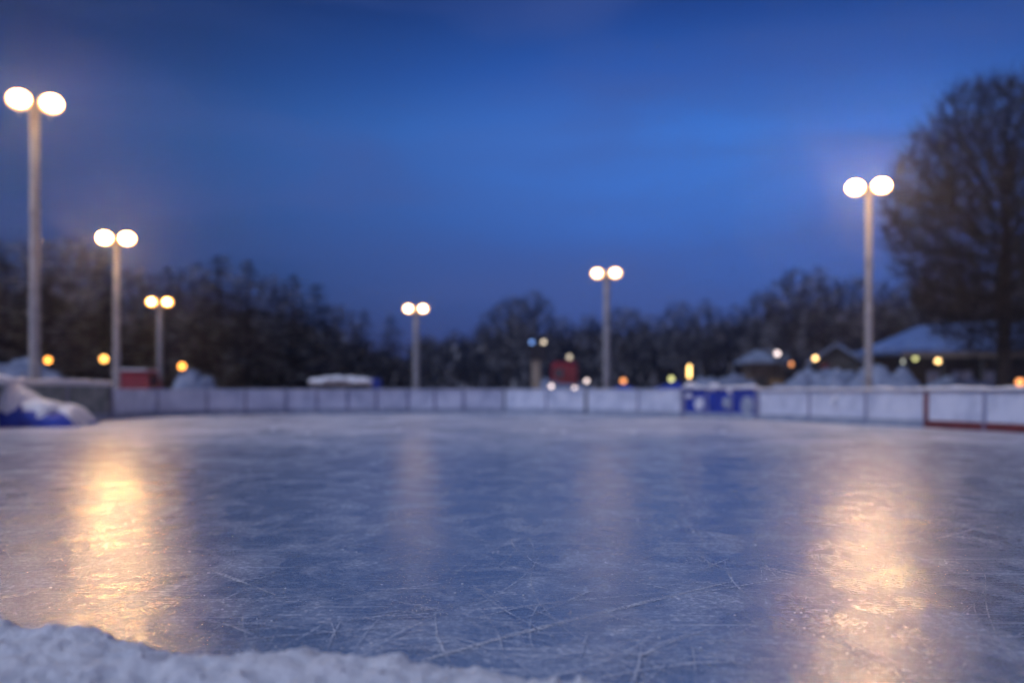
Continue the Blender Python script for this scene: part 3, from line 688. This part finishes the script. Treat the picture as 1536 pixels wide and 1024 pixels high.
# ------------------------------------------------------------------ trees
def bare_tree(h, seed, cz, rx, rz, n=900, step=0.30, tip=0.016, thr=0.05, fork=0.2, twigs=3, twl=(.35, .8), infl=2.4, kill=0.55, taper=2.35):
    """a leafless tree grown by letting limbs reach for points scattered through its crown; returns (trunk with limbs, crown of twigs)"""
    from mathutils.kdtree import KDTree
    R = random.Random(seed); att = []
    while len(att) < n:
        x, y, z = (R.uniform(-1, 1) for _ in range(3)); q = x*x+y*y+z*z
        lobe = 0.86+0.30*noise.noise(Vector((x*1.6, y*1.6, z*1.6+seed)))
        if q > lobe or R.random() > .45+.55*q: continue
        w = 1.0 - 0.22*max(0, z)
        att.append(Vector((x*rx*w, y*rx*w, cz+z*rz)))
    pos = [Vector((0, 0, -.05))]; par = [-1]; z = 0.0; x = y = 0.0
    while z < fork*h:
        z += step; x += R.gauss(0, .012)*h/12; y += R.gauss(0, .012)*h/12; pos.append(Vector((x, y, z))); par.append(len(pos)-2)
    while pos[-1].z < cz - rz*.2:
        p = pos[-1]+Vector((R.gauss(0, .04), R.gauss(0, .04), 1)).normalized()*step; pos.append(p); par.append(len(pos)-2)
    for it in range(120):
        kd = KDTree(len(pos))
        for i, p in enumerate(pos): kd.insert(p, i)
        kd.balance(); pull = {}; keep = []
        for a in att:
            co, i, dd = kd.find(a)
            if dd < kill: continue
            keep.append(a)
            if dd < infl or it < 4: pull.setdefault(i, Vector((0, 0, 0))); pull[i] += (a-co).normalized()
        att = keep
        if not att or not pull: break
        n0 = len(pos)
        for i, v in pull.items():
            if v.length < 1e-4: continue
            d = (v.normalized()+Vector((R.gauss(0, .16), R.gauss(0, .16), R.gauss(0, .10)+.10))).normalized()
            p = pos[i]+d*step
            if kd.find(p)[2] < step*.35: continue
            pos.append(p); par.append(i)
        if len(pos) == n0: break
    kids = [[] for _ in pos]
    for i, p in enumerate(par):
        if p >= 0: kids[p].append(i)
    rad = [0.0]*len(pos)
    for i in range(len(pos)-1, -1, -1):
        rad[i] = tip if not kids[i] else sum(rad[k]**taper for k in kids[i])**(1/taper)
    rmax = rad[0]; 
    tr = MB(); cr = MB()
    todo = [(0, None)]
    while todo:
        i, base = todo.pop(); pts = [] if base is None else [pos[base]]; rr = [] if base is None else [rad[i]]
        while True:
            pts.append(pos[i]); rr.append(rad[i])
            if not kids[i]: break
            ks = sorted(kids[i], key=lambda k: -rad[k])
            for k in ks[1:]: todo.append((k, i))
            i = ks[0]
        cut = next((k for k, r in enumerate(rr) if r < thr), len(rr))
        if cut > 1: tr.tube(pts[:cut], rr[:cut], 10 if rr[0] > .1 else 6, caps=False)
        st = max(0, cut-1)
        if len(pts)-st > 1: cr.tube(pts[st:], rr[st:-1]+[tip*.5], 4, caps=False)
    for i, p in enumerate(pos):
        if rad[i] > tip*3.2 or par[i] < 0: continue
        d0 = (p-pos[par[i]]).normalized()
        for k in range(twigs):
            d = (d0*.7+Vector((R.gauss(0, .6), R.gauss(0, .6), R.gauss(.25, .5)))).normalized(); l = R.uniform(*twl)
            m1 = p+d*l*.5; e = p+(d+Vector((R.gauss(0, .22), R.gauss(0, .22), .12))).normalized()*l
            cr.tube([p, m1, e], [tip*.75, tip*.6, tip*.3], 3, caps=False)
    top = max(v[2] for v in cr.v); k = h/top
    for mb in (tr, cr): mb.v = [(a*k, b*k, c*k) for a, b, c in mb.v]
    return tr, cr
def conifer(h, seed, wid=0.24):
    R = random.Random(seed); tr = MB(); cr = MB()
    tr.tube([(0, 0, -.05), (R.uniform(-.1, .1), 0, h*.5), (R.uniform(-.1, .1), R.uniform(-.1, .1), h)], [h*.016, h*.010, .02], 7)
    z = h*.06
    while z < h*.985:
        t = z/h; rad = h*wid*(1-t)**0.75*R.uniform(.65, 1.12)+.12
        for b in range(R.randint(8, 10)):
            a = R.uniform(0, 2*PI); ln = rad*R.uniform(.55, 1.15); dz = R.uniform(-.28, .05)*ln
            dr = Vector((math.cos(a), math.sin(a), 0)); sd = Vector((-dr.y, dr.x, 0)); n = max(3, int(ln/.22))
            cr.tube([(0, 0, z), tuple(dr*ln*.6+Vector((0, 0, z+dz*.4+.06*ln))), tuple(dr*ln+Vector((0, 0, z+dz)))], [.022, .015, .006], 3, caps=False)
            for j in range(1, n+1):
                s = j/n; p = dr*ln*s + Vector((0, 0, z+dz*s*s))
                for sg in (-1, 1):
                    l2 = (.50-.28*s)*ln*.55+.10; q = p+(sd*sg*.8+dr*.6).normalized()*l2+Vector((0, 0, R.uniform(-.10, .04))); w = R.uniform(.07, .12)
                    mid = p.lerp(q, .55)+Vector((0, 0, R.uniform(-.02, .05)))
                    nrm = dr*w
                    cr.add([p, mid+nrm, q, mid-nrm*.8+Vector((0, 0, R.uniform(-.06, .02)))], [(0, 1, 2, 3)])
        z += h*R.uniform(.018, .032)
    return tr, cr

PROTO = {}
def proto(kind, i):
    key = (kind, i)
    if key in PROTO: return PROTO[key]
    if kind == 'conifer': tr, cr = conifer(12, 40+i, (.34, .40, .30)[i]); mats = ('bark', 'needles'); nm = 'conifer_tree'
    elif kind == 'shaggy': tr, cr = bare_tree(12, 60+i, 6.6, (3.3, 2.8, 3.7)[i], 5.4, 950, tip=.024, thr=.07, fork=.10, twigs=5, twl=(.4, .95)); mats = ('bark', 'twig'); nm = 'deciduous_tree'
    else: tr, cr = bare_tree(12, 80+i, 7.2, (3.2, 2.6, 3.6)[i], 4.8, 950, tip=.024, thr=.07, fork=.12, twigs=5, twl=(.4, .95)); mats = ('bark', 'twig'); nm = 'deciduous_tree'
    root = empty(nm); tr.build('trunk', mats[0], root, smooth=True); cr.build('crown', mats[1], root)
    PROTO[key] = root; root['used'] = 0
    return root
TREES = [
 # u, distance, top row, kind, width factor, label
 (-14, 53, 348, 'conifer', 1.3, 'dark conifer cut by the left edge of the photo'),
 (22, 70, 352, 'shaggy', 1.0, 'snow-dusted bare tree left of the tallest floodlight pole'),
 (72, 57, 358, 'conifer', 1.2, 'dark conifer just right of the tallest floodlight pole'),
 (120, 64, 343, 'shaggy', 1.0, 'tall bare tree between the first and second floodlight poles'),
 (158, 65, 366, 'conifer', 1.2, 'conifer directly behind the second floodlight head'),
 (205, 70, 392, 'shaggy', 1.0, 'bare tree filling the gap between second and third floodlights'),
 (252, 67, 396, 'conifer', 1.2, 'conifer above the golden floodlight'),
 (290, 64, 388, 'shaggy', 1.1, 'warm-lit bare tree just right of the golden floodlight'),
 (330, 63, 380, 'conifer', 1.2, 'tall conifer with the highest tip right of the golden floodlight'),
 (372, 57, 386, 'conifer', 1.3, 'broad conifer above the fourth white board panel'),
 (408, 72, 404, 'shaggy', 1.0, 'bare tree tucked between the conifers left of the low shelter'),
 (440, 59, 408, 'conifer', 1.2, 'conifer just left of the low shelter'),
 (474, 67, 424, 'conifer', 1.2, 'conifer rising behind the left end of the low shelter'),
 (508, 72, 452, 'shaggy', 1.0, 'shorter bare tree behind the middle of the low shelter'),
 (545, 69, 462, 'conifer', 1.3, 'short conifer behind the blue end of the low shelter'),
 (586, 71, 470, 'conifer', 1.2, 'short conifer just left of the shortest floodlight pole'),
 (642, 88, 498, 'bare', 1.1, 'low bare tree just right of the shortest floodlight pole'),
 (682, 92, 490, 'bare', 1.1, 'low bare tree left of the sky gap in the middle'),
 (722, 90, 482, 'shaggy', 1.0, 'bare tree at the left foot of the tall middle clump'),
 (762, 78, 440, 'bare', 1.0, 'left tree of the tall middle clump'),
 (803, 76, 432, 'bare', 0.9, 'tallest tree of the middle clump, above the dark box'),
 (845, 90, 470, 'bare', 1.1, 'bare tree behind the small red vehicle'),
 (885, 88, 464, 'shaggy', 1.0, 'bare tree just left of the middle-right floodlight pole'),
 (938, 84, 455, 'bare', 1.0, 'bare tree just right of the middle-right floodlight pole'),
 (975, 90, 466, 'shaggy', 1.0, 'bare tree behind the low blue canopy'),
 (1020, 82, 448, 'bare', 1.0, 'bare tree behind the narrow amber lamp column'),
 (1062, 86, 444, 'bare', 1.0, 'bare tree behind the blue board section'),
 (1105, 88, 452, 'shaggy', 1.0, 'bare tree left of the small brown hut'),
 (1150, 76, 432, 'bare', 1.0, 'bare tree behind the small brown hut'),
 (1190, 66, 398, 'bare', 1.0, 'tall bare tree between the hut and the gabled house'),
 (1232, 68, 394, 'bare', 1.0, 'tall bare tree behind the gabled house'),
 (1275, 72, 410, 'bare', 1.0, 'bare tree just left of the right floodlight pole'),
 (1325, 74, 418, 'bare', 1.0, 'bare tree just right of the right floodlight pole'),
 (1372, 72, 408, 'bare', 1.1, 'bare tree behind the left half of the pavilion roof'),
 (1425, 76, 380, 'bare', 1.1, 'bare tree behind the ridge of the pavilion roof'),
 (1560, 72, 330, 'bare', 1.1, 'bare tree at the right edge behind the big tree'),
]
cnt = {}
rt = random.Random(5)
for u, d, v, kind, wf, lab in TREES:
    k = cnt.get(kind, 0); cnt[kind] = k+1
    pr = proto(kind, k % 3)
    o = pr if not pr['used'] else copy_tree(pr)
    pr['used'] = 1
    hh = EYE+(HOR-v)/F*d
    o.location = at(u, d); o.rotation_euler = (0, 0, rt.uniform(0, 2*PI)); o.scale = (hh/12*wf, hh/12*wf, hh/12)
    tag(o, lab, 'tree', 'trees beyond the rink')
for o in list(COL.objects):
    if 'used' in o: del o['used']
# the big bare tree on the right
tr, cr = bare_tree(12.2, 207, 7.0, 4.4, 5.4, 7000, step=.24, tip=.0115, thr=.06, fork=.11, twigs=7, twl=(.25, .80), infl=1.6, kill=.34, taper=2.3)
root = empty('deciduous_tree', at(1503, 43), 0, 'big bare tree with wide fine crown and dark trunk, towering at the right edge', 'tree', 'trees beyond the rink')
root.scale = (1.25,)*3
tr.build('trunk', 'bark', root, smooth=True); cr.build('crown', 'twig_dark', root)

# the wood behind the rows of trees reads as one mass
PROF = [(-260, 340), (0, 372), (200, 415), (300, 410), (420, 425), (520, 470), (600, 500), (680, 515), (760, 480), (830, 500), (900, 490), (1000, 485), (1100, 480), (1200, 440), (1300, 450), (1400, 430), (1560, 380), (1900, 360)]
def prof(u):
    for (a, va), (b, vb) in zip(PROF, PROF[1:]):
        if a <= u <= b: return va+(vb-va)*(u-a)/(b-a)
    return 400
m = MB(); R = random.Random(3)
for i in range(34000):
    d = R.uniform(84, 116); u = R.uniform(-260, 1900); ht = (EYE+(HOR-prof(u)-(40 if u < 620 else 4))/F*d)*(0.86+0.22*noise.noise(Vector((u*.035, d*.1, 0)))); h0 = ht*R.random()**1.25*0.96; p = at(u, d)+Vector((0, 0, h0))
    l = R.uniform(0.7, 2.0); dr = Vector((R.gauss(0, .5), R.gauss(0, .5), 1)).normalized()*l; w = R.uniform(.04, .11); s = Vector((R.uniform(-1, 1), R.uniform(-.4, .4), R.uniform(-.3, .3))).normalized()*w
    m.add([p-s, p+s, p+dr*.6+s*1.6, p+dr, p+dr*.6-s*1.6], [(0, 1, 2, 3, 4)])
tag(m.build('woodland', 'brush'), kind='stuff')
# wooded rise far behind, so no bare horizon shows
m = MB(); R = random.Random(4)
nx = 90
for j in range(7):
    for i in range(nx+1):
        x = -118+236*i/nx; y = 122+j*8; z = -.06 if j in (0, 6) else (2.2+1.6*fbm(x*.03, y*.05, 1, 4)+0.8*noise.noise(Vector((x*.3, y*.3, 0))))*(1-abs(j-3)/3.4)
        m.v.append((x, y, z))
for j in range(6):
    for i in range(nx): a = j*(nx+1)+i; m.f.append((a, a+1, a+nx+2, a+nx+1))
tag(m.build('hill', 'brush', smooth=True), kind='structure')

# ------------------------------------------------------------------ haze
HAZE = 0.0011
if HAZE:
    m = MB(); m.box((0, 88.5, 8.9), (280, 221, 20.2))
    hm, nt, out = mat('haze')
    pv = N(nt, 'ShaderNodeVolumePrincipled'); pv.inputs['Color'].default_value = (0.70, 0.78, 1.0, 1); pv.inputs['Density'].default_value = HAZE; pv.inputs['Anisotropy'].default_value = 0.87
    L(nt, pv.outputs[0], out.inputs['Volume'])
    tag(m.build('haze', hm), kind='stuff')

# ------------------------------------------------------------------ world : dusk sky
W = bpy.data.worlds.new('World'); SC.world = W; W.use_nodes = True
nt = W.node_tree; nt.nodes.clear()
out = N(nt, 'ShaderNodeOutputWorld'); bg = N(nt, 'ShaderNodeBackground'); L(nt, bg.outputs[0], out.inputs[0])
sky = N(nt, 'ShaderNodeTexSky'); sky.sky_type = 'NISHITA'; sky.sun_disc = False
sky.sun_elevation = math.radians(0.5); sky.sun_rotation = math.radians(180+14); sky.ozone_density = 4.0; sky.air_density = 1.0; sky.dust_density = 0.6
tc = N(nt, 'ShaderNodeTexCoord'); nrm = N(nt, 'ShaderNodeVectorMath', operation='NORMALIZE'); L(nt, tc.outputs['Generated'], nrm.inputs[0])
sx = N(nt, 'ShaderNodeSeparateXYZ'); L(nt, nrm.outputs[0], sx.inputs[0])
# elevation tint of the twilight sky
rp = ramp(nt, [(0.0, (0.042, 0.080, 0.29)), (0.07, (0.037, 0.084, 0.32)), (0.13, (0.037, 0.105, 0.41)), (0.19, (0.042, 0.145, 0.53)), (0.245, (0.042, 0.155, 0.56)), (0.30, (0.021, 0.088, 0.39)), (0.36, (0.009, 0.038, 0.21)), (1.0, (0.008, 0.022, 0.10))])
L(nt, sx.outputs['Z'], rp.inputs[0])
# brighter towards the right of the middle, dimmer to the sides
dv = N(nt, 'ShaderNodeVectorMath', operation='DOT_PRODUCT'); L(nt, nrm.outputs[0], dv.inputs[0])
b = Vector((0.22, 1.0, 0.26)).normalized(); dv.inputs[1].default_value = b
r2 = ramp(nt, [(0.80, g3(0.32)), (0.88, g3(0.46)), (0.945, g3(0.72)), (0.992, g3(1.03))]); L(nt, dv.outputs['Value'], r2.inputs[0])
mx = N(nt, 'ShaderNodeMix', data_type='RGBA', blend_type='MULTIPLY'); mx.inputs['Factor'].default_value = 1.0
L(nt, rp.outputs[0], mx.inputs['A']); L(nt, r2.outputs[0], mx.inputs['B'])
# thin cloud veils
mp = N(nt, 'ShaderNodeMapping'); mp.inputs['Scale'].default_value = (1.0, 1.0, 4.5); L(nt, nrm.outputs[0], mp.inputs['Vector'])
cn = N(nt, 'ShaderNodeTexNoise'); cn.inputs['Scale'].default_value = 3.2; cn.inputs['Detail'].default_value = 5; cn.inputs['Distortion'].default_value = 0.4; L(nt, mp.outputs[0], cn.inputs['Vector'])
cr_ = ramp(nt, [(0.42, g3(0)), (0.70, g3(0.55))]); L(nt, cn.outputs[0], cr_.inputs[0])
mx2 = N(nt, 'ShaderNodeMix', data_type='RGBA'); L(nt, cr_.outputs[0], mx2.inputs['Factor']); L(nt, mx.outputs['Result'], mx2.inputs['A']); mx2.inputs['B'].default_value = (0.050, 0.085, 0.29, 1)
# afterglow added to the unseen sky behind, as fill for snow and boards
neg = N(nt, 'ShaderNodeMath', operation='MULTIPLY'); neg.inputs[1].default_value = -1; L(nt, sx.outputs['Y'], neg.inputs[0])
ag = ramp(nt, [(0.0, g3(0)), (0.7, g3(1))]); L(nt, neg.outputs[0], ag.inputs[0])
el = ramp(nt, [(0.0, (0.62, 0.44, 0.52)), (0.25, (0.34, 0.33, 0.58)), (0.7, (0.06, 0.10, 0.28)), (1.0, (0.03, 0.06, 0.2))]); L(nt, sx.outputs['Z'], el.inputs[0])
mx3 = N(nt, 'ShaderNodeMix', data_type='RGBA'); L(nt, ag.outputs[0], mx3.inputs['Factor']); L(nt, mx2.outputs['Result'], mx3.inputs['A']); L(nt, el.outputs[0], mx3.inputs['B'])
# a share of the physical sky on top
sm = N(nt, 'ShaderNodeMix', data_type='RGBA', blend_type='ADD'); sm.inputs['Factor'].default_value = 0.05
L(nt, mx3.outputs['Result'], sm.inputs['A']); L(nt, sky.outputs[0], sm.inputs['B'])
L(nt, sm.outputs['Result'], bg.inputs['Color']); bg.inputs['Strength'].default_value = 1.0

# added fill sun, high on the left behind, brightening snow and boards
sl = bpy.data.lights.new('added_fill_sun', 'SUN'); sl.energy = 1.65; sl.angle = math.radians(8); sl.color = (0.70, 0.77, 1.0)
so = bpy.data.objects.new('added_fill_sun', sl); COL.objects.link(so)
so.rotation_euler = (math.radians(38), 0, math.radians(-62))

# ------------------------------------------------------------------ camera
cam = bpy.data.cameras.new('camera'); co = bpy.data.objects.new('camera', cam); COL.objects.link(co); SC.camera = co
co.location = (0, 0, EYE); co.rotation_euler = (PI/2, 0, 0)
cam.sensor_fit = 'HORIZONTAL'; cam.sensor_width = 36; cam.lens = 36*F/1536
cam.shift_y = (HOR-512)/1536; cam.clip_start = 0.05; cam.clip_end = 2000
cam.dof.use_dof = True; cam.dof.focus_distance = 5.6
cam.dof.aperture_fstop = (cam.lens/1000)/0.052
SC.view_settings.view_transform = 'Standard'; SC.view_settings.look = 'None'; SC.view_settings.exposure = 0; SC.view_settings.gamma = 1
SC.render.engine = 'CYCLES'
cy = SC.cycles; cy.use_denoising = True; cy.max_bounces = 6; cy.volume_bounces = 0; cy.transparent_max_bounces = 8
cy.sample_clamp_indirect = 4.0; cy.volume_step_rate = 5
